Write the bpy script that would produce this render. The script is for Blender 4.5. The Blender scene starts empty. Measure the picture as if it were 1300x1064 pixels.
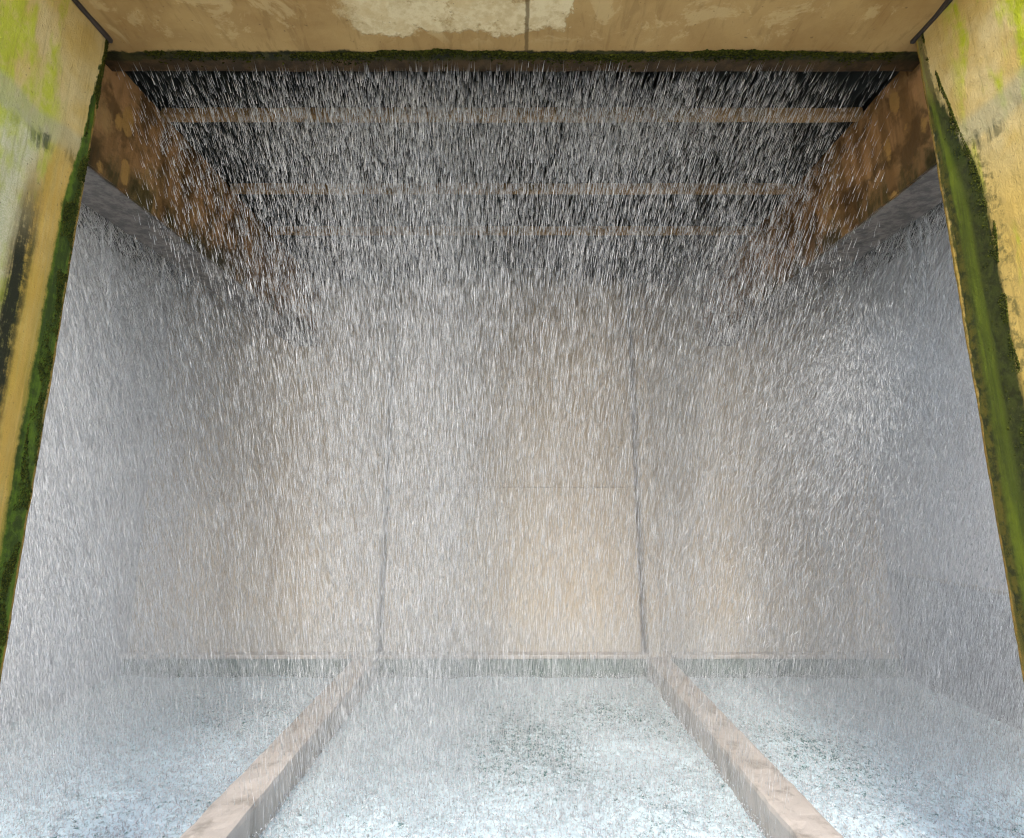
import bpy, bmesh, math, random
import numpy as np
from mathutils import Vector, noise
R = math.radians
rng = np.random.default_rng(7)
random.seed(7)
sc = bpy.context.scene
col = sc.collection
EYE = 1.65                      # eye height above the apron outside
def Z(r): return r + EYE        # height given relative to the eye -> world

# ------------------------------------------------------------------ camera, sky, sun, exposure
cam = bpy.data.cameras.new('camera')
cam.sensor_width = 36; cam.lens = 36 * 706 / 1300; cam.shift_y = -45 / 1300
cam.clip_start = 0.02; cam.clip_end = 2000
co = bpy.data.objects.new('camera', cam); col.objects.link(co)
co.location = (0, 0, EYE); co.rotation_euler = (R(90 + 11.45), 0, 0)
sc.camera = co

SUN_EL, SUN_AZ = R(36), R(8)    # azimuth: sun stands behind the viewer, a little to the left
w = bpy.data.worlds.new('World'); sc.world = w; w.use_nodes = True
wn = w.node_tree; wn.nodes.clear()
sky = wn.nodes.new('ShaderNodeTexSky'); sky.sky_type = 'NISHITA'; sky.sun_disc = False
sky.sun_elevation = SUN_EL; sky.sun_rotation = R(180) + SUN_AZ
sky.dust_density = 2.0; sky.air_density = 1.0
bg = wn.nodes.new('ShaderNodeBackground'); bg.inputs['Strength'].default_value = 0.15
wo = wn.nodes.new('ShaderNodeOutputWorld')
wn.links.new(sky.outputs[0], bg.inputs[0]); wn.links.new(bg.outputs[0], wo.inputs[0])
sl = bpy.data.lights.new('sun', 'SUN'); sl.energy = .8; sl.angle = R(25); sl.color = (1, .95, .87)
so = bpy.data.objects.new('sun', sl); col.objects.link(so)
d = Vector((math.sin(SUN_AZ) * math.cos(SUN_EL), math.cos(SUN_AZ) * math.cos(SUN_EL), -math.sin(SUN_EL)))
so.rotation_euler = d.to_track_quat('-Z', 'Y').to_euler(); so.location = (-1, -6, 8)
vs = sc.view_settings; vs.view_transform = 'Standard'; vs.look = 'None'; vs.gamma = 1; vs.use_curve_mapping = False
vs.exposure = 1.82
sc.cycles.filter_width = 1.15; sc.cycles.volume_bounces = 1; sc.cycles.max_bounces = 8; sc.cycles.diffuse_bounces = 6

# ------------------------------------------------------------------ node helper
class NT:
    def __init__(s, name):
        s.m = bpy.data.materials.new(name); s.m.use_nodes = True
        s.t = s.m.node_tree; s.t.nodes.clear()
        s.out = s.n('ShaderNodeOutputMaterial'); s.b = s.n('ShaderNodeBsdfPrincipled')
        s.t.links.new(s.b.outputs[0], s.out.inputs[0])
        g = s.n('ShaderNodeNewGeometry'); s.pos = g.outputs['Position']; s.geo = g
        x = s.n('ShaderNodeSeparateXYZ'); s.l(s.pos, x.inputs[0]); s.X, s.Y, s.Zc = x.outputs
    def n(s, k): return s.t.nodes.new(k)
    def l(s, a, b):
        if isinstance(a, (int, float)): b.default_value = a
        elif isinstance(a, tuple): b.default_value = a if len(a) == 4 or b.type == 'VECTOR' else (*a, 1)
        else: s.t.links.new(a, b)
    def math(s, op, a, b=0.0, c=None, clamp=False):
        k = s.n('ShaderNodeMath'); k.operation = op; k.use_clamp = clamp
        s.l(a, k.inputs[0]); s.l(b, k.inputs[1])
        if c is not None: s.l(c, k.inputs[2])
        return k.outputs[0]
    def add(s, a, b): return s.math('ADD', a, b)
    def sub(s, a, b): return s.math('SUBTRACT', a, b)
    def mul(s, a, b): return s.math('MULTIPLY', a, b)
    def mx(s, a, b): return s.math('MAXIMUM', a, b)
    def mn(s, a, b): return s.math('MINIMUM', a, b)
    def ramp(s, v, a, b, lo=0.0, hi=1.0):           # smooth step a..b -> lo..hi
        k = s.n('ShaderNodeMapRange'); k.interpolation_type = 'SMOOTHSTEP'
        s.l(v, k.inputs[0]); s.l(a, k.inputs[1]); s.l(b, k.inputs[2]); s.l(lo, k.inputs[3]); s.l(hi, k.inputs[4])
        return k.outputs[0]
    def band(s, v, a, b, soft):
        return s.mul(s.ramp(v, a - soft, a + soft), s.ramp(v, b - soft, b + soft, 1.0, 0.0))
    def noise(s, scale, detail=5, rough=.6, vec=None, dist=0.0, stretch=None, off=(0, 0, 0)):
        mp = s.n('ShaderNodeMapping'); s.l(vec or s.pos, mp.inputs[0])
        mp.inputs['Scale'].default_value = stretch or (1, 1, 1); mp.inputs['Location'].default_value = off
        k = s.n('ShaderNodeTexNoise'); s.l(mp.outputs[0], k.inputs['Vector'])
        k.inputs['Scale'].default_value = scale; k.inputs['Detail'].default_value = detail
        k.inputs['Roughness'].default_value = rough; k.inputs['Distortion'].default_value = dist
        return k.outputs[0]
    def voro(s, scale, feature='F1', stretch=None):
        mp = s.n('ShaderNodeMapping'); s.l(s.pos, mp.inputs[0]); mp.inputs['Scale'].default_value = stretch or (1, 1, 1)
        k = s.n('ShaderNodeTexVoronoi'); k.feature = feature; s.l(mp.outputs[0], k.inputs['Vector']); k.inputs['Scale'].default_value = scale
        return k.outputs[0]
    def mix(s, f, a, b):
        k = s.n('ShaderNodeMix'); k.data_type = 'RGBA'
        s.l(f, k.inputs[0]); s.l(a, k.inputs[6]); s.l(b, k.inputs[7]); return k.outputs[2]
    def bump(s, h, strength=.4, dist=.01):
        k = s.n('ShaderNodeBump'); k.inputs['Strength'].default_value = strength; k.inputs['Distance'].default_value = dist
        s.l(h, k.inputs['Height']); s.l(k.outputs[0], s.b.inputs['Normal'])
    def done(s, colr, rough=.8, spec=None):
        s.l(colr, s.b.inputs['Base Color']); s.l(rough, s.b.inputs['Roughness'])
        if spec is not None: s.b.inputs['Specular IOR Level'].default_value = spec
        return s.m

# ------------------------------------------------------------------ materials
def mat_wing(side):
    k = NT('mossy_concrete')
    big = k.noise(3.0, 5, .6, off=(0, 0, 3 * side)); fine = k.noise(22, 6, .7); grit = k.noise(130, 4, .7)
    drip = k.noise(1.0, 5, .65, stretch=(14, 14, .9), off=(side * 5, 0, 0))
    e = k.sub(2.79, k.Y)
    ew = k.add(e, k.mul(k.sub(drip, .5), .10)); ew = k.add(ew, k.mul(k.sub(fine, .5), .05))
    h = k.Zc
    ew = k.math('DIVIDE', ew, k.ramp(h, Z(2.5), Z(1.35), .22, 1.0))
    base = k.mix(k.ramp(big, .35, .65), (.54, .385, .12), (.61, .49, .23))
    if side > 0: base = k.mix(k.mul(k.ramp(h, Z(1.8), Z(1.2)), k.ramp(big, .3, .6, .2, .9)), base, (.58, .38, .07))
    base = k.mix(k.mul(k.ramp(fine, .5, .75), .45), base, (.44, .31, .12))
    # pale weathered plaster away from the edge, below the joint
    pale = k.mul(k.ramp(ew, .30, .42), k.ramp(h, Z(1.9), Z(1.75)))
    lime = k.mix(k.ramp(grit, .4, .6), (.60, .58, .40), (.45, .47, .28))
    if side < 0: base = k.mix(k.mul(pale, .85), base, lime)
    # yellow green lichen
    lich = k.noise(2.2, 4, .6, stretch=(1, 1.6, .55), off=(2.3 * side, .4, 1.0))
    lm = k.mul(k.ramp(lich, .44, .54), k.ramp(e, .16, .30))
    lm = k.mul(lm, k.ramp(fine, .30, .55, .45, 1.0))
    lm = k.mul(lm, k.ramp(e, .80, .66, .12, 1.0))
    base = k.mix(k.mul(lm, 1.0 if side > 0 else .85), base, (.42, .46, .02))
    # horizontal pour joint, patched grey and stained
    jn = k.add(h, k.mul(k.sub(big, .5), .16))
    jt = k.band(jn, Z(1.78), Z(1.92), .03)
    base = k.mix(k.mul(jt, .6), base, (.40, .38, .24))
    js = k.mul(k.band(k.add(jn, k.mul(k.sub(fine, .5), .2)), Z(1.72), Z(1.80), .03), k.ramp(drip, .42, .58))
    js = k.mul(js, k.ramp(e, .55, .3))
    base = k.mix(k.mul(js, .85), base, (.05, .065, .03))
    d2 = k.noise(1.0, 6, .75, stretch=(60, 60, 1.6), off=(side * 3, 0, 0))
    base = k.mix(k.mul(k.ramp(d2, .52, .66), .30), base, (.22, .17, .05))
    if side < 0:
        och = k.mul(k.band(ew, .11, .28, .02), k.ramp(d2, .66, .44, .55, 1.0))
        base = k.mix(k.mul(och, k.ramp(h, Z(1.95), Z(1.6), 0.0, .8)), base, (.52, .32, .055))
        dk = k.mul(k.band(ew, .25, .36, .035), k.ramp(h, Z(1.75), Z(1.1), 0.0, 1.0))
        base = k.mix(k.mul(dk, k.ramp(k.add(k.mul(fine, .5), k.mul(d2, .5)), .36, .5, .35, 1.0)), base, (.022, .024, .010))
        ol = k.mul(k.band(ew, .10, .17, .03), k.ramp(h, Z(1.6), Z(.4), 0.0, .8))
        base = k.mix(k.mul(ol, k.ramp(drip, .35, .6)), base, (.17, .17, .015))
        gr = k.band(ew, .012, .13, .012)
        cl = k.mul(k.band(k.add(ew, k.mul(k.sub(fine, .5), .12)), .02, .12, .015), k.ramp(h, Z(1.95), Z(2.1)))
        base = k.mix(k.mul(cl, k.ramp(fine, .42, .5)), base, (.012, .02, .004))
        base = k.mix(k.mul(gr, .97), base, k.mix(k.ramp(k.add(k.mul(drip, .6), k.mul(fine, .4)), .42, .58), (.018, .045, .002), (.075, .14, .005)))
    else:
        gr = k.mul(k.ramp(ew, .004, .025), k.ramp(ew, .25, .285, 1.0, 0.0))
        gr = k.mx(gr, k.mul(k.band(ew, .0, .42, .03), k.ramp(h, Z(.7), Z(.0))))
        gcol = k.mix(k.band(ew, .085, .155, .035), k.mix(k.ramp(fine, .4, .6), (.008, .018, .002), (.030, .045, .004)), k.mix(k.ramp(drip, .35, .6), (.045, .07, .004), (.10, .14, .005)))
        gcol = k.mix(k.mul(k.band(ew, .03, .07, .02), k.ramp(fine, .4, .6)), gcol, (.085, .072, .006))
        top = k.ramp(h, Z(2.3), Z(2.1), .75, 1.0)
        base = k.mix(k.mul(k.mul(gr, top), .97), base, gcol)
        ol = k.band(ew, .26, .34, .02)
        base = k.mix(k.mul(ol, k.ramp(fine, .45, .6, 0.0, .7)), base, (.09, .09, .025))
    edge = k.ramp(e, .016, .024, 1.0, 0.0)
    base = k.mix(k.mul(edge, .8), base, k.mix(k.ramp(fine, .4, .6), (.36, .21, .04), (.16, .12, .02)))
    # small dark pits and specks
    sp = k.ramp(k.noise(60, 3, .6), .66, .72)
    base = k.mix(k.mul(sp, .55), base, (.10, .08, .035))
    k.bump(k.add(k.mul(fine, .9), k.add(k.mul(grit, .5), k.mul(drip, .5))), .75, .012)
    return k.done(base, .85, .3)

def mat_soffit():
    k = NT('stained_soffit_concrete')
    big = k.noise(1.7, 6, .62, dist=.4); fine = k.noise(16, 6, .7); grit = k.noise(110, 4, .7)
    sc1 = k.noise(3.0, 4, .6, stretch=(6, 1.2, 1), dist=.8)
    base = k.mix(k.ramp(big, .35, .65), (.34, .215, .078), (.45, .31, .125))
    base = k.mix(k.mul(k.ramp(sc1, .52, .66), .4), base, (.23, .145, .05))
    # pale limewashed island left of the crack
    f = k.add(k.Y, k.mul(k.sub(k.noise(5, 6, .65), .5), .30))
    isl = k.mul(k.ramp(f, 2.75, 2.72), k.mul(k.ramp(k.add(k.X, k.mul(k.sub(fine, .5), .45)), -.95, -.87), k.ramp(k.add(k.X, k.mul(k.sub(fine, .5), .2)), .30, .33, 1.0, 0.0)))
    isl = k.mul(isl, k.ramp(k.noise(7, 6, .7, off=(3, 1, 0)), .32, .44))
    base = k.mix(k.mul(isl, .92), base, k.mix(k.ramp(fine, .4, .65), (.76, .67, .42), (.60, .49, .27)))
    blot = k.mul(k.ramp(k.noise(3.4, 7, .72, off=(5, 2, 0), dist=.5), .53, .60), k.ramp(k.Y, 2.86, 2.74))
    base = k.mix(k.mul(blot, .5), base, (.60, .47, .24))
    # crack line running away from the viewer
    cx = k.math('ABSOLUTE', k.sub(k.add(k.X, k.mul(k.sub(fine, .5), .025)), .085))
    base = k.mix(k.ramp(cx, .006, .016, .75, 0.0), base, (.12, .08, .03))
    # hairline scratches
    v = k.add(k.voro(2.6, 'DISTANCE_TO_EDGE', (2.2, .8, 1)), k.mul(k.math('ABSOLUTE', k.sub(k.noise(6, 5, .7), .5)), .12))
    base = k.mix(k.mul(k.ramp(v, .0, .007, 1.0, 0.0), k.ramp(big, .48, .6, 0.0, .4)), base, (.12, .08, .035))
    pit = k.ramp(k.noise(34, 3, .6), .68, .73)
    base = k.mix(k.mul(pit, .6), base, (.13, .09, .04))
    # permanently wet, algae covered last hand's breadth
    y = k.add(k.Y, k.mul(k.sub(k.noise(9, 6, .7), .5), .07))
    base = k.mix(k.ramp(y, 2.868, 2.885), base, k.mix(k.ramp(fine, .4, .6), (.008, .012, .003), (.04, .04, .008)))
    base = k.mix(k.ramp(y, 2.94, 2.955), base, k.mix(k.ramp(fine, .4, .62), (.035, .022, .010), (.075, .047, .021)))
    wet = k.ramp(y, 2.87, 2.92)
    k.bump(k.add(k.mul(fine, .8), k.add(k.mul(grit, .35), isl)), .6, .008)
    return k.done(base, k.add(k.mul(wet, -.35), .85), .35)

def mat_sidebeam():
    k = NT('rust_stained_wet_concrete')
    big = k.noise(2.4, 5, .62); fine = k.noise(15, 6, .7); drip = k.noise(1.4, 5, .6, stretch=(5, 5, .8))
    base = k.mix(k.ramp(drip, .38, .62), (.21, .115, .042), (.46, .26, .11))
    base = k.mix(k.ramp(big, .52, .66), base, (.40, .25, .10))
    spot = k.mul(k.ramp(k.add(k.voro(4.2, stretch=(1, 1.5, .8)), k.mul(k.sub(fine, .5), .3)), .40, .33), k.ramp(k.Y, 3.5, 3.25))
    base = k.mix(k.mul(k.ramp(k.noise(4.5, 5, .6, off=(0, 2, 1)), .46, .6), .75), base, (.075, .042, .015))
    base = k.mix(k.mul(spot, .8), base, (.46, .27, .08))
    low = k.add(k.Zc, k.mul(k.sub(fine, .5), .35))
    base = k.mix(k.mul(k.mul(k.ramp(low, Z(2.2), Z(1.98)), k.ramp(drip, .40, .55)), .85), base, (.028, .03, .008))
    und = k.ramp(k.Zc, Z(1.925), Z(1.915))
    base = k.mix(und, base, k.mix(k.ramp(fine, .4, .6), (.10, .095, .09), (.20, .185, .17)))
    k.bump(k.add(fine, k.mul(big, .6)), .6, .012)
    return k.done(base, .5, .4)

def mat_concrete(name, a, b, stain, rough=.75, wet=None, zs=None):
    k = NT(name)
    big = k.noise(.9, 6, .62, stretch=(1, 1, .5)); fine = k.noise(14, 6, .7); drip = k.noise(1.2, 5, .65, stretch=(5, 5, .35))
    base = k.mix(k.ramp(big, .36, .64), a, b)
    base = k.mix(k.mul(k.ramp(drip, .5, .68), .6), base, stain)
    base = k.mix(k.mul(k.ramp(fine, .55, .75), .35), base, stain)
    if wet: base = k.mix(k.ramp(k.add(k.Zc, k.mul(k.sub(fine, .5), .08)), wet[0], wet[1]), base, wet[2])
    k.bump(k.add(fine, k.mul(k.noise(90, 3, .7), .4)), .5, .01)
    return k.done(base, rough, .35)

def mat_pool():
    k = NT('churned_water')
    tiny = k.noise(34, 4, .75); mid = k.noise(13, 4, .65); big = k.noise(.9, 3, .55, off=(1.0, .3, 0))
    def blob(cx, cy, r):
        dx = k.sub(k.X, cx); dy = k.sub(k.Y, cy)
        q = k.math('SQRT', k.add(k.mul(dx, dx), k.mul(dy, dy)))
        return k.ramp(k.add(q, k.mul(k.sub(mid, .5), .5)), r, 0.0)
    calm = k.mx(blob(.15, 5.0, .95), k.mx(blob(1.0, 5.75, .9), k.mul(blob(2.35, 5.3, .9), .6)))
    calm = k.mx(calm, k.mul(blob(-3.0, 6.0, 1.2), .5))
    edgef = k.mul(k.ramp(k.Y, 6.55, 6.85), -.2)
    th = k.add(k.add(edgef, k.mul(calm, .115)), k.add(.385, k.mul(k.sub(big, .5), .25)))
    foam = k.ramp(k.add(k.mul(tiny, .65), k.mul(mid, .35)), k.sub(th, .05), k.add(th, .09))
    base = k.mix(foam, (.10, .21, .20), (.66, .79, .84))
    k.bump(k.add(tiny, mid), .7, .02)
    return k.done(base, k.add(k.mul(foam, .4), .22), .5)

def mat_drops():
    k = NT('falling_water')
    rnd = k.geo.outputs['Random Per Island']
    v = k.math('POWER', rnd, 1.3)
    c = k.mix(v, (.55, .57, .59), (.93, .95, .97))
    k.done(c, .15, .6)
    tr = k.n('ShaderNodeBsdfTranslucent'); k.l(c, tr.inputs[0])
    mixs = k.n('ShaderNodeMixShader'); mixs.inputs[0].default_value = .4
    k.t.links.new(k.b.outputs[0], mixs.inputs[1]); k.t.links.new(tr.outputs[0], mixs.inputs[2])
    k.t.links.new(mixs.outputs[0], k.out.inputs[0])
    return k.m

def mat_moss():
    k = NT('moss')
    rnd = k.geo.outputs['Random Per Island']
    return k.done(k.mix(rnd, (.008, .016, .002), (.085, .095, .009)), .9, .2)

def mat_plain(name, c, rough=.7):
    k = NT(name); f = k.noise(25, 5, .7)
    k.bump(f, .4, .006)
    return k.done(k.mix(k.ramp(f, .35, .65), tuple(x * .7 for x in c), c), rough, .4)

M = dict(wing_l=mat_wing(-1), wing_r=mat_wing(1), soffit=mat_soffit(), beam=mat_sidebeam(),
    back=mat_concrete('tan_concrete', (.44, .36, .26), (.50, .42, .31), (.36, .28, .19), wet=(Z(-1.2), Z(-1.75), (.42, .38, .32))),
    side=mat_concrete('grey_concrete', (.62, .61, .64), (.74, .73, .77), (.50, .49, .51)),
    plinth=mat_concrete('dark_wet_concrete', (.26, .26, .27), (.34, .34, .36), (.20, .20, .21), .5),
    cross=mat_concrete('brown_concrete', (.28, .18, .085), (.36, .24, .12), (.10, .09, .04), .55),
    div=mat_concrete('pinkish_concrete', (.36, .32, .28), (.50, .45, .40), (.17, .15, .12), .35),
    curb=mat_concrete('algae_concrete', (.10, .14, .12), (.16, .20, .18), (.06, .09, .07), .6),
    ground=mat_concrete('apron_concrete', (.40, .37, .32), (.48, .45, .39), (.30, .28, .24)),
    pool=mat_pool(), drops=mat_drops(), moss=mat_moss(),
    fill=mat_plain('dark_plastic', (.05, .06, .058), .5), seal=mat_plain('dark_sealant', (.055, .045, .04), .6))

# ------------------------------------------------------------------ mesh helpers
def tag(o, label=None, cat=None, group=None, kind=None):
    if label: o['label'] = label
    if cat: o['category'] = cat
    if group: o['group'] = group
    if kind: o['kind'] = kind
    return o
def link(name, me, mat, parent=None, loc=(0, 0, 0)):
    me.materials.append(mat)
    o = bpy.data.objects.new(name, me); col.objects.link(o); o.location = loc
    if parent: o.parent = parent
    return o
def empty(name, loc):
    o = bpy.data.objects.new(name, None); col.objects.link(o); o.location = loc; o.empty_display_size = .2
    return o
def box_bm(x0, x1, y0, y1, z0, z1, cell=None, bev=.012, amp=0.0, seed=0):
    """box; optionally cut into cells about `cell` metres across and roughened by `amp`"""
    bm = bmesh.new()
    bmesh.ops.create_cube(bm, size=1)
    for v in bm.verts:
        v.co = Vector((x0 if v.co.x < 0 else x1, y0 if v.co.y < 0 else y1, z0 if v.co.z < 0 else z1))
    if bev: bmesh.ops.bevel(bm, geom=bm.edges[:], offset=bev, segments=2, affect='EDGES', profile=.6)
    if cell:
        for ax, (a, b) in enumerate(((x0, x1), (y0, y1), (z0, z1))):
            n = int((b - a) / cell)
            for i in range(1, n + 1):
                c = [0, 0, 0]; c[ax] = a + (b - a) * i / (n + 1); nn = [0, 0, 0]; nn[ax] = 1
                bmesh.ops.bisect_plane(bm, geom=bm.verts[:] + bm.edges[:] + bm.faces[:], plane_co=c, plane_no=nn)
    if amp:
        s = Vector((seed * 3.1, seed * 1.7, seed * 5.3))
        for v in bm.verts:
            q = v.co * 9 + s
            v.co += Vector((noise.noise(q), noise.noise(q + Vector((9, 0, 0))), noise.noise(q + Vector((0, 9, 0))))) * amp
            q = v.co * 28 + s
            v.co += Vector((noise.noise(q), noise.noise(q + Vector((9, 0, 0))), noise.noise(q + Vector((0, 9, 0))))) * amp * .5
    return bm
def put(name, bm, mat, parent=None, smooth=False):
    """world-space bmesh -> object whose origin sits at its base centre"""
    if parent is not None: o = Vector(parent.location)
    else:
        xs = [v.co.x for v in bm.verts]; ys = [v.co.y for v in bm.verts]; zs = [v.co.z for v in bm.verts]
        o = Vector(((min(xs) + max(xs)) / 2, (min(ys) + max(ys)) / 2, min(zs)))
    bmesh.ops.translate(bm, verts=bm.verts[:], vec=-o)
    me = bpy.data.meshes.new(name); bm.to_mesh(me); bm.free()
    if smooth:
        for p in me.polygons: p.use_smooth = True
    return link(name, me, mat, parent, (0, 0, 0) if parent else o)
def np_mesh(name, V, F, mat, parent=None, smooth=False):
    me = bpy.data.meshes.new(name)
    me.vertices.add(len(V)); me.vertices.foreach_set('co', V.astype(np.float32).ravel())
    k = F.shape[1]
    me.loops.add(F.size); me.loops.foreach_set('vertex_index', F.astype(np.int32).ravel())
    me.polygons.add(len(F)); me.polygons.foreach_set('loop_start', np.arange(0, F.size, k, dtype=np.int32))
    me.polygons.foreach_set('loop_total', np.full(len(F), k, dtype=np.int32))
    if smooth: me.polygons.foreach_set('use_smooth', np.ones(len(F), dtype=bool))
    me.update(calc_edges=True)
    return link(name, me, mat, parent)

# ------------------------------------------------------------------ the setting
WATER = Z(-2.03)
BACK = 7.0
g = put('ground', box_bm(-120, 120, -120, 2.55, -.4, 0, bev=0), M['ground']); tag(g, kind='structure')
for a, b in ((-120, -5.02), (5.02, 120)):            # the apron also runs along both sides of the tower
    tag(put('ground', box_bm(a, b, 2.552, 120, -.4, 0, bev=0), M['ground']), kind='structure')
# churned water surface, a real relief
nx, ny = 420, 200
xs = np.linspace(-4.55, 4.55, nx); ys = np.linspace(2.9, BACK, ny)
X, Y = np.meshgrid(xs, ys)
H = np.zeros_like(X)
for s in range(26):
    a = rng.uniform(0, 6.28); f = rng.uniform(4, 16)
    H += np.sin(f * (np.cos(a) * X + np.sin(a) * Y) + rng.uniform(0, 6.28)) * .02 / f
H += rng.normal(0, .006, X.shape) + np.maximum(0, rng.normal(0, 1, X.shape) - 2.1) * .03
V = np.stack([X, Y, WATER + H], -1).reshape(-1, 3)
ii = (np.arange(ny - 1)[:, None] * nx + np.arange(nx - 1)[None]).ravel()
F = np.stack([ii, ii + 1, ii + nx + 1, ii + nx], -1)
p = np_mesh('pool_water', V, F, M['pool'], smooth=True); tag(p, kind='structure')

# back wall of panels between two columns
bw = empty('back_wall', (0, BACK + .15, WATER - .4))
tag(bw, 'tan concrete rear wall behind the falling water, with two upright columns', 'wall')
put('wall_panel', box_bm(-1.515, 1.515, BACK, BACK + .3, WATER - .4, Z(.105), bev=.006), M['back'], bw)  # ends short of the columns; added groove makes the shade line beside them
put('wall_panel', box_bm(-1.515, 1.515, BACK + .004, BACK + .3, Z(.110), Z(3.0), bev=.006), M['back'], bw)
for s in (-1, 1):
    a, b = sorted((s * 1.61, s * 4.52))
    put('wall_panel', box_bm(a, b, BACK, BACK + .3, WATER - .4, Z(3.0), bev=.02), M['back'], bw)
    a, b = sorted((s * 1.565, s * 1.72))
    put('column', box_bm(a, b, BACK - .14, BACK + .05, WATER - .4, Z(2.6), bev=.02), M['back'], bw)
put('backing', box_bm(-4.9, 4.9, BACK + .305, BACK + .45, WATER - .4, Z(3.3), bev=0), M['back'], bw)  # unseen, added to stop daylight leaking through the panel gaps
put('curb', box_bm(-4.5, 4.5, BACK - .10, BACK - .002, WATER - .4, Z(-1.835), cell=.25, bev=.015, amp=.008), M['curb'], bw)
put('ledge', box_bm(-4.5, 4.5, BACK - .12, BACK - .003, Z(-1.832), Z(-1.785), cell=.25, bev=.012, amp=.006), M['div'], bw)
for s, nm in ((-1, 'left'), (1, 'right')):
    a, b = sorted((s * 4.53, s * 4.85))
    # low wall, unseen inlet added above its front half for daylight, then full-height wall
    o = empty('end_wall', (s * 4.69, 5.1, WATER - .4))
    put('low_wall', box_bm(a, b, 2.9, BACK + .3, WATER - .4, Z(-.89), bev=.02), M['side'], o)
    put('upper_wall', box_bm(a, b, 5.12, BACK + .3, Z(-.888), Z(3.0), bev=.02), M['side'], o)
    put('header', box_bm(a, b, 3.06, 5.118, Z(2.2), Z(3.0), bev=.02), M['side'], o)
    if s > 0:
        put('ledge', box_bm(4.46, 4.527, 2.95, BACK - .13, Z(-.885), Z(-.845), cell=.2, bev=.01, amp=.006), M['div'], o)
        put('plinth', box_bm(4.49, 4.527, 2.95, BACK - .13, WATER - .3, Z(-.888), bev=0), M['plinth'], o)
    tag(o, f'grey concrete end wall behind the spray on the {nm} side', 'wall', 'grey end walls of the basin')
# low divider walls standing in the pool
for s, nm in ((-1, 'left'), (1, 'right')):
    a, b = sorted((s * 1.54, s * 1.80))
    o = put('divider_wall', box_bm(a, b, 2.95, BACK - .125, WATER - .5, Z(-1.80), cell=.07, bev=.03, amp=.007, seed=s), M['div'])
    tag(o, f'low pinkish concrete divider running through the pool, {nm} of the middle basin', 'wall', 'low dividers in the pool')
o = put('basin_wall', box_bm(-5, 5, 2.56, 2.88, WATER - .5, -.004, bev=.02), M['ground'])
tag(o, 'low concrete front wall of the basin, below the opening', 'wall')

# ------------------------------------------------------------------ frame of the opening
SO = 2.62                                                  # soffit height over the eye
slab = put('lintel_slab', box_bm(-5, 5, 1.95, 3.05, Z(SO), Z(3.5), cell=.16, bev=.02, amp=.006), M['soffit'])
tag(slab, 'tan concrete slab over the opening with a cream limewashed patch and mossy edge', 'slab')
WALL = {}
for s, nm, lab in ((-1, 'wing_l', 'left concrete side wall with ochre streaks, dark stain and narrow green edge'),
                   (1, 'wing_r', 'right concrete side wall with a broad dark green moss band and yellow lichen')):
    a, b = sorted((s * 2.355, s * 2.80))
    o = put('side_wall', box_bm(a, b, 1.95, 2.79, WATER - .5, Z(SO - .012), cell=.05, bev=.015, amp=.004, seed=s), M[nm])
    tag(o, lab, 'wall', 'side walls of the opening'); WALL[s] = o
    a, b = sorted((s * 2.338, s * 2.362))
    j = box_bm(a, b, 1.96, 2.80, Z(SO - .020), Z(SO + .012), cell=.06, bev=.006, amp=.006, seed=3 * s)
    put('joint_sealant', j, M['seal'], o)
# rusty hanging beams that run back on both sides
for s, nm in ((-1, 'left'), (1, 'right')):
    bm = bmesh.new()
    prof = [(2.80, 1.91), (BACK - .01, 1.91), (BACK - .01, 2.695), (3.056, 2.695), (3.056, 2.614), (2.80, 2.614)]
    A = [bm.verts.new((s * 2.50, y, Z(z))) for y, z in prof]
    B = [bm.verts.new((s * 2.86, y, Z(z))) for y, z in prof]
    bm.faces.new(A); bm.faces.new(B[::-1])
    for i in range(6):
        k2 = (i + 1) % 6; bm.faces.new((A[k2], A[i], B[i], B[k2]))
    bmesh.ops.recalc_face_normals(bm, faces=bm.faces[:])
    bmesh.ops.bevel(bm, geom=bm.edges[:], offset=.012, segments=2, affect='EDGES')
    for ax, n in ((1, 60), (2, 12)):
        for i in range(1, n):
            c = [0, 2.8 + (BACK - 2.8) * i / n, Z(1.91 + .78 * i / n)]; nn = [0, 0, 0]; nn[ax] = 1
            bmesh.ops.bisect_plane(bm, geom=bm.verts[:] + bm.edges[:] + bm.faces[:], plane_co=c, plane_no=nn)
    for v in bm.verts:
        q = v.co * 8
        v.co += Vector((noise.noise(q), 0, noise.noise(q + Vector((7, 0, 0))))) * .008
    o = put('side_beam', bm, M['beam'])
    tag(o, f'rust brown wet concrete beam hanging along the {nm} side of the falling water', 'beam', 'side beams under the fill')
ords = ['nearest to', 'second from', 'farthest from']
for i, y in enumerate((3.46, 4.43, 5.22)):
    o = put('cross_beam', box_bm(-2.48, 2.48, y, y + .075, Z(2.62), Z(2.694), cell=.2, bev=.015, amp=.008, seed=i), M['cross'])
    tag(o, f'brown concrete beam crossing under the dark ceiling, {ords[i]} the opening', 'beam', 'cross beams under the fill')
# dark plastic fill sheets above the beams
fp = empty('fill_pack', (0, 5, Z(2.7)))
tag(fp, 'black plastic fill of upright sheets above the beams that the water drops from', 'fill')
sb = box_bm(-.004, .004, -1.93, 1.95, 0, .3, bev=0)
me = bpy.data.meshes.new('sheet'); sb.to_mesh(me); sb.free(); me.materials.append(M['fill'])
n = 100
for i in range(n):
    o = bpy.data.objects.new('sheet', me); col.objects.link(o); o.parent = fp
    o.location = (-4.45 + 8.9 * i / (n - 1), 0, random.uniform(0, .012))
put('shade_deck', box_bm(-4.95, 4.95, 3.06, BACK + .30, Z(3.01), Z(3.2), bev=0), M['fill'], fp)  # cover added over the sheets to block light from above

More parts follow.
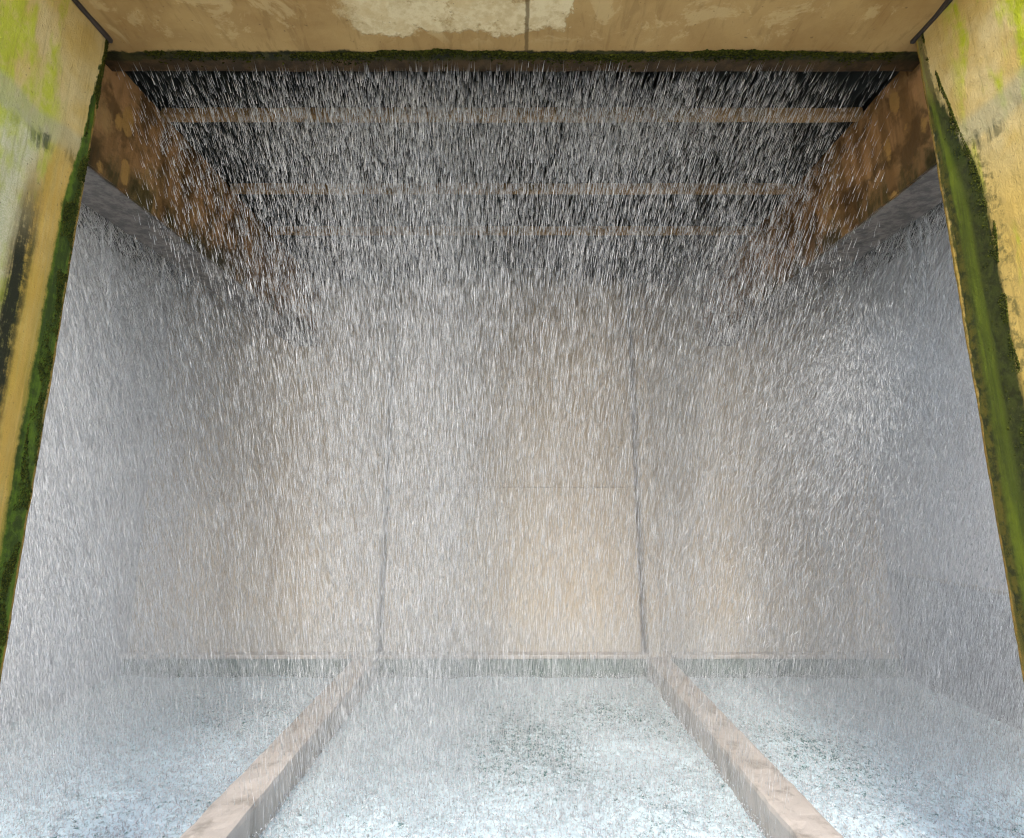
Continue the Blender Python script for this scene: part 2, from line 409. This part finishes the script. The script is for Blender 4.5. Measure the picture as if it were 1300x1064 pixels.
# ------------------------------------------------------------------ moss fringes (geometry)
def tufts(P, size, name, mat, parent, stretch=(1, 1, 1)):
    """many little uneven tetra clumps"""
    n = len(P)
    T = np.array([[1, 1, 1], [1, -1, -1], [-1, 1, -1], [-1, -1, 1]], float) * .6
    V = P[:, None] + (T[None] + rng.normal(0, .4, (n, 4, 3))) * size[:, None, None] * np.array(stretch)
    f = np.array([[0, 1, 2], [0, 3, 1], [0, 2, 3], [1, 3, 2]])
    F = (np.arange(n)[:, None, None] * 4 + f[None]).reshape(-1, 3)
    V = V.reshape(-1, 3)
    if parent is not None: V = V - np.array(parent.location)
    return np_mesh(name, V, F, mat, parent)
n = 24000
x = rng.uniform(-2.35, 2.35, n)
wob = np.array([noise.noise(Vector((a * 1.1, 0, 0))) * .03 + noise.noise(Vector((a * 6, 3, 0))) * .016 + noise.noise(Vector((a * 21, 3, 5))) * .008 for a in x])
dens = np.array([noise.noise(Vector((a * 1.9, 9, 0))) + .7 * noise.noise(Vector((a * 9, 1, 0))) for a in x]) + .75 - .6 * (x < -1.3) - .15 * (x > 1.4)
keep = rng.uniform(0, 1, n) < dens
x, wob = x[keep], wob[keep]; n = len(x)
y = 2.885 + wob + rng.exponential(.017, n)
P = np.stack([x, y, np.full(n, Z(SO)) - np.abs(rng.normal(0, .004, n))], -1)
o = tufts(P, rng.uniform(.002, .008, n) * rng.uniform(.6, 1.2, n), 'moss', M['moss'], slab, (1.4, 1, .7)); tag(o, kind='stuff')
for s, wall in ((-1, 'left'), (1, 'right')):
    n = 16000 if s < 0 else 9000
    z = Z(2.6) - rng.uniform(0, 1, n) ** 1.0 * 3.6
    lo, hi = (.015, .10) if s < 0 else (.01, .27)
    nn = np.array([noise.noise(Vector((q * 1.5, 4 + s, 0))) * .018 + noise.noise(Vector((q * 6, 2, s))) * .012 for q in z])
    e = lo + (hi - lo) * (rng.beta(.9, 1.0, n) if s < 0 else 1 - rng.beta(.7, 9, n)) + nn
    e = e * (.25 + .75 * np.clip((Z(2.5) - z) / 1.0, 0, 1))
    cl = np.array([noise.noise(Vector((a * 16, q * 5, s))) for a, q in zip(e, z)]) > -.05
    e, z = np.maximum(e[cl], .006), z[cl]; n = len(e)
    P = np.stack([np.full(n, s * 2.355), 2.79 - e, z], -1)
    o = tufts(P, rng.uniform(.0015, .0055, n), 'moss', M['moss'], WALL[s], (.8, 1, 1.5)); tag(o, kind='stuff')

# ------------------------------------------------------------------ falling water
TOP = Z(2.66)
def lean(x, s):
    k = 1 / (1 + 1.0 * s)
    ax = -np.clip(.20 * (x + .75), -.32, .42) * k
    return ax, (.16 + .62 * k)
def streaks(P, D, L, Wd):
    """elongated 4-sided drops, fat end leading"""
    n = len(P)
    D = D / np.linalg.norm(D, axis=1, keepdims=True)
    U = np.cross(D, np.array([0, 1., .2])); U /= np.linalg.norm(U, axis=1, keepdims=True)
    W = np.cross(D, U)
    m = P + D * L[:, None] * .28
    c, q = math.cos(R(30)), .5
    V = np.stack([P - D * L[:, None] * .5, m + U * Wd[:, None] * 1.1, m + (W * c - U * q) * Wd[:, None] * 1.1, m - (W * c + U * q) * Wd[:, None] * 1.1], 1)
    f = np.array([[0, 1, 2], [0, 2, 3], [0, 3, 1], [1, 3, 2]])
    return V.reshape(-1, 3), (np.arange(n)[:, None, None] * 4 + f[None]).reshape(-1, 3)
def nz(x, y, s, seed):
    r = np.random.default_rng(seed); o = 0
    for i in range(7):
        a = r.uniform(0, 6.28); o = o + np.sin(s * (np.cos(a) * x + np.sin(a) * y) * r.uniform(.6, 1.7) + r.uniform(0, 6.28))
    return o / 3.5
def make_rain(n, fine):
    m = int(n * 4)
    x0 = rng.uniform(-4.5, 4.5, m); y0 = rng.uniform(2.96, 6.9, m)
    if not fine: y0 = 2.96 + (y0 - 2.96) * rng.uniform(0, 1, m) ** .25
    d = .52 + .36 * nz(x0, y0, 3.5, 1) + .24 * nz(x0, y0, 10, 2)
    d += .30 * nz(x0, y0, 26, 8) + .2 * nz(x0, y0, 60, 9)
    d += 1.5 * np.exp(-((x0 + .5) / .24) ** 2 - ((y0 - 3.5) / .4) ** 2)           # plume left of the middle
    d += .5 * np.exp(-((x0 + .4) / 1.0) ** 2) * np.exp(-((y0 - 4.0) / 1.0) ** 2)
    d += 1.0 * np.exp(-((x0 - 2.1) / .3) ** 2)                                   # right plume
    d += .75 * (np.abs(x0) > 2.9)
    d -= .35 * np.exp(-((x0 - 1.2) / .5) ** 2) * (y0 < 5)
    d -= .42 * np.exp(-((x0 - .6) / 1.0) ** 2) * (y0 > 4.2)
    d += .30 * (y0 < 3.35)
    sidev = np.clip((np.abs(x0) - 1.35) / .8, 0, 1) * (np.abs(x0) < 2.48)
    d *= 1 - sidev * np.where(x0 > 0, .75, .6) * np.clip((5.7 - y0) / 1.0, 0, 1)
    hide = (np.abs(x0) > 2.46) & (np.abs(x0) < 2.9)
    d *= np.where(hide, 0, 1)
    k = rng.uniform(0, 1.5, m) < d
    x0, y0 = x0[k][:n], y0[k][:n]; n = len(x0)
    inner = np.abs(x0) < 2.48
    zt = np.where(inner, TOP, Z(1.9 + .75))
    H = zt - WATER
    s = H * rng.uniform(0, 1, n) ** (1.0 if fine else 1.15)                      # slower, so denser, near the top
    ax, ay = lean(x0, s)
    x = x0 - np.clip(.20 * (x0 + .75), -.32, .42) * np.log1p(s) * .55            # drift gained while falling
    y = y0 + (.10 * s + .25 * np.log1p(s) * .5)
    z = zt - s
    ok = (y < 6.88) & (z > WATER + .02) & ((y > 3.06) | (z < Z(2.60)))
    ib = (np.abs(x) > 2.46) & (np.abs(x) < 2.9) & (z > Z(1.88))                  # none inside the side beams
    ok &= ~ib & (np.abs(x) < 4.45) & ((np.abs(x) < 2.3) | (y > 2.85))
    x, y, z, ax, ay, s = [a[ok] for a in (x, y, z, ax, ay, s)]; n = len(x)
    D = np.stack([ax + rng.normal(0, .07, n), ay + rng.normal(0, .08, n), -np.ones(n)], -1)
    L = rng.uniform(.045, .11, n) * (.8 + .2 * np.minimum(s, 3))
    Wd = rng.uniform(.0006, .0015, n) if fine else np.minimum(.0008 + rng.exponential(.00048, n), .0032)
    Wd /= 1 + .13 * s
    L *= np.exp(rng.normal(0, .35, n))
    if fine: L *= 1.15
    return np.stack([x, y, z], -1), D, L, Wd
def curtain(n):
    """first rows of drops, just behind the slab, thick where they leave the fill"""
    x = rng.uniform(-4.4, 4.4, n); y = rng.uniform(2.95, 3.6, n)
    keep = (np.abs(x) < 2.44) | (np.abs(x) > 2.9)
    keep &= rng.uniform(0, 1, n) < np.clip(.6 + .35 * nz(x, y, 9, 5), .1, 1)
    thin = np.clip(1.15 - .85 * np.clip((np.abs(x) - .9) / 1.2, 0, 1) - .15 * (x > 1.5), 0, 1)
    keep &= (rng.uniform(0, 1, n) < thin) | (np.abs(x) > 2.9)
    x, y = x[keep], y[keep]; n = len(x)
    s = np.where(np.abs(x) > 2.9, rng.uniform(.6, 4.2, n), rng.exponential(.45, n))
    ax, ay = lean(x, s)
    x2 = x - np.clip(.20 * (x + .75), -.32, .42) * np.log1p(s) * .55
    x2 = np.where(np.abs(x) > 2.9, x, x2)
    z = TOP + .02 - s
    ok = ((y > 3.06) | (z < Z(2.605))) & (z > WATER + .1) & (np.abs(x2) < 4.45) & ((np.abs(x2) < 2.46) | (np.abs(x2) > 2.88) | (z < Z(1.85)))
    x2, y, z, ax, ay, s = [a[ok] for a in (x2, y + .1 * s, z, ax, ay, s)]; n = len(z)
    D = np.stack([ax + rng.normal(0, .07, n), ay + rng.normal(0, .08, n), -np.ones(n)], -1)
    return np.stack([x2, y, z], -1), D, rng.uniform(.04, .11, n), np.minimum(.0009 + rng.exponential(.0008, n), .0036) / (1 + .15 * s)
def side_curtain(n):
    """heavy near rows in the two side bays"""
    sg = np.where(rng.uniform(0, 1, n) < .5, -1, 1)
    x = sg * rng.uniform(2.9, 4.42, n); y = 2.95 + 2.2 * rng.uniform(0, 1, n) ** 1.3
    z = Z(1.95) - rng.uniform(0, 1, n) ** 1.15 * 3.9
    keep = rng.uniform(0, 1, n) < np.clip(.55 + .35 * nz(x, y, 8, 12) + .2 * nz(x, z, 3, 13), .08, 1)
    x, y, z = x[keep], y[keep], z[keep]; n = len(x)
    D = np.stack([rng.normal(0, .1, n) - .05 * np.sign(x), .2 + rng.normal(0, .1, n), -np.ones(n)], -1)
    return np.stack([x, y, z], -1), D, .06 * np.exp(rng.normal(0, .35, n)), np.minimum(.0009 + rng.exponential(.0007, n), .0034)
def trickle(x, y, z0, z1, n):
    t = rng.uniform(0, 1, n) ** 1.4
    P = np.stack([x + rng.normal(0, .006, n) + .02 * t, y + rng.normal(0, .006, n) + .06 * t, Z(z0) + (z1 - z0) * t], -1)
    D = np.stack([rng.normal(.02, .08, n), rng.normal(.1, .08, n), -np.ones(n)], -1)
    return P, D, rng.uniform(.05, .12, n), rng.uniform(.0012, .0030, n)
A = [make_rain(260000, False), make_rain(350000, True), curtain(85000), side_curtain(70000)]
A += [trickle(2.87, 3.62, 1.9, 1.35, 160), trickle(2.875, 3.74, 1.9, 1.2, 220), trickle(2.88, 3.56, 1.9, 1.6, 70),
      trickle(-2.88, 3.7, 1.9, 1.3, 160), trickle(-2.89, 3.62, 1.9, 1.5, 90), trickle(-2.88, 4.3, 1.9, 1.3, 120)]
P, D, L, Wd = [np.concatenate(q) for q in zip(*A)]
V, F = streaks(P, D, L, Wd)
o = np_mesh('falling_water', V, F, M['drops'])
tag(o, 'dense white streaks of water raining from the dark fill into the pool', 'water', kind='stuff')
print('rain drops', len(P))

# splash where a jet breaks up on the right
n = 24000
q = rng.normal(0, 1, (n, 3)) * np.array([.34, .36, .30])
q[:9000] *= .45                                            # bright core
q[:, 2] -= np.abs(rng.exponential(.34, n)) * (rng.uniform(0, 1, n) < .55)
q[:, 0] += np.minimum(q[:, 2], 0) * .35                     # tail falls away to the left
q += .07 * np.stack([np.sin(q[:, 2] * 23 + 2), np.sin(q[:, 0] * 19), np.sin(q[:, 0] * 17 + q[:, 1] * 13)], -1)
q[:, :2] *= (1 + .4 * np.clip(-q[:, 2:3], 0, 1))
P = np.array([2.60, 3.9, Z(.84)]) + q
inside = (P[:, 1] > 2.92) & (np.abs(P[:, 0]) < 4.4) & (P[:, 2] > WATER + .1)
P, q = P[inside], q[inside]; n = len(P)
D = np.stack([q[:, 0] * .7 + rng.normal(-.08, .16, n), q[:, 1] * .5 + .2 + rng.normal(0, .16, n), -1 + rng.normal(0, .12, n)], -1)
V, F = streaks(P, D, rng.uniform(.03, .08, n), rng.uniform(.0008, .0020, n))
o = np_mesh('splash_burst', V, F, M['drops']); tag(o, 'bright burst of splashing water in front of the right end wall', 'splash', kind='stuff')
# spray leaping from the pool surface
n = 90000
P = np.stack([rng.uniform(-4.5, 4.5, n), rng.uniform(3.0, 6.86, n), WATER + .012 + np.abs(rng.normal(0, .035, n))], -1)
onw = (np.abs(np.abs(P[:, 0]) - 1.67) < .135)
P[onw, 2] = Z(-1.80) + np.abs(rng.normal(0, .025, onw.sum()))
P = P[~onw]; n = len(P)
D = np.stack([rng.normal(0, .7, n), rng.normal(0, .7, n), np.ones(n)], -1)
V, F = streaks(P, D, rng.uniform(.008, .03, n), rng.uniform(.002, .006, n))
o = np_mesh('pool_spray', V, F, M['drops']); tag(o, 'fine white spray leaping from the churned pool surface', 'spray', kind='stuff')

# fine mist hanging in the chamber below the beams
m = bpy.data.materials.new('mist_air'); m.use_nodes = True; t = m.node_tree; t.nodes.clear()
pv = t.nodes.new('ShaderNodeVolumePrincipled'); pv.inputs['Color'].default_value = (.93, .96, 1, 1)
pv.inputs['Density'].default_value = .036; pv.inputs['Anisotropy'].default_value = 0
ot = t.nodes.new('ShaderNodeOutputMaterial'); t.links.new(pv.outputs[0], ot.inputs['Volume'])
o = put('haze', box_bm(-4.45, 4.45, 3.1, 6.84, WATER + .05, Z(1.6), bev=0), m); tag(o, kind='stuff')
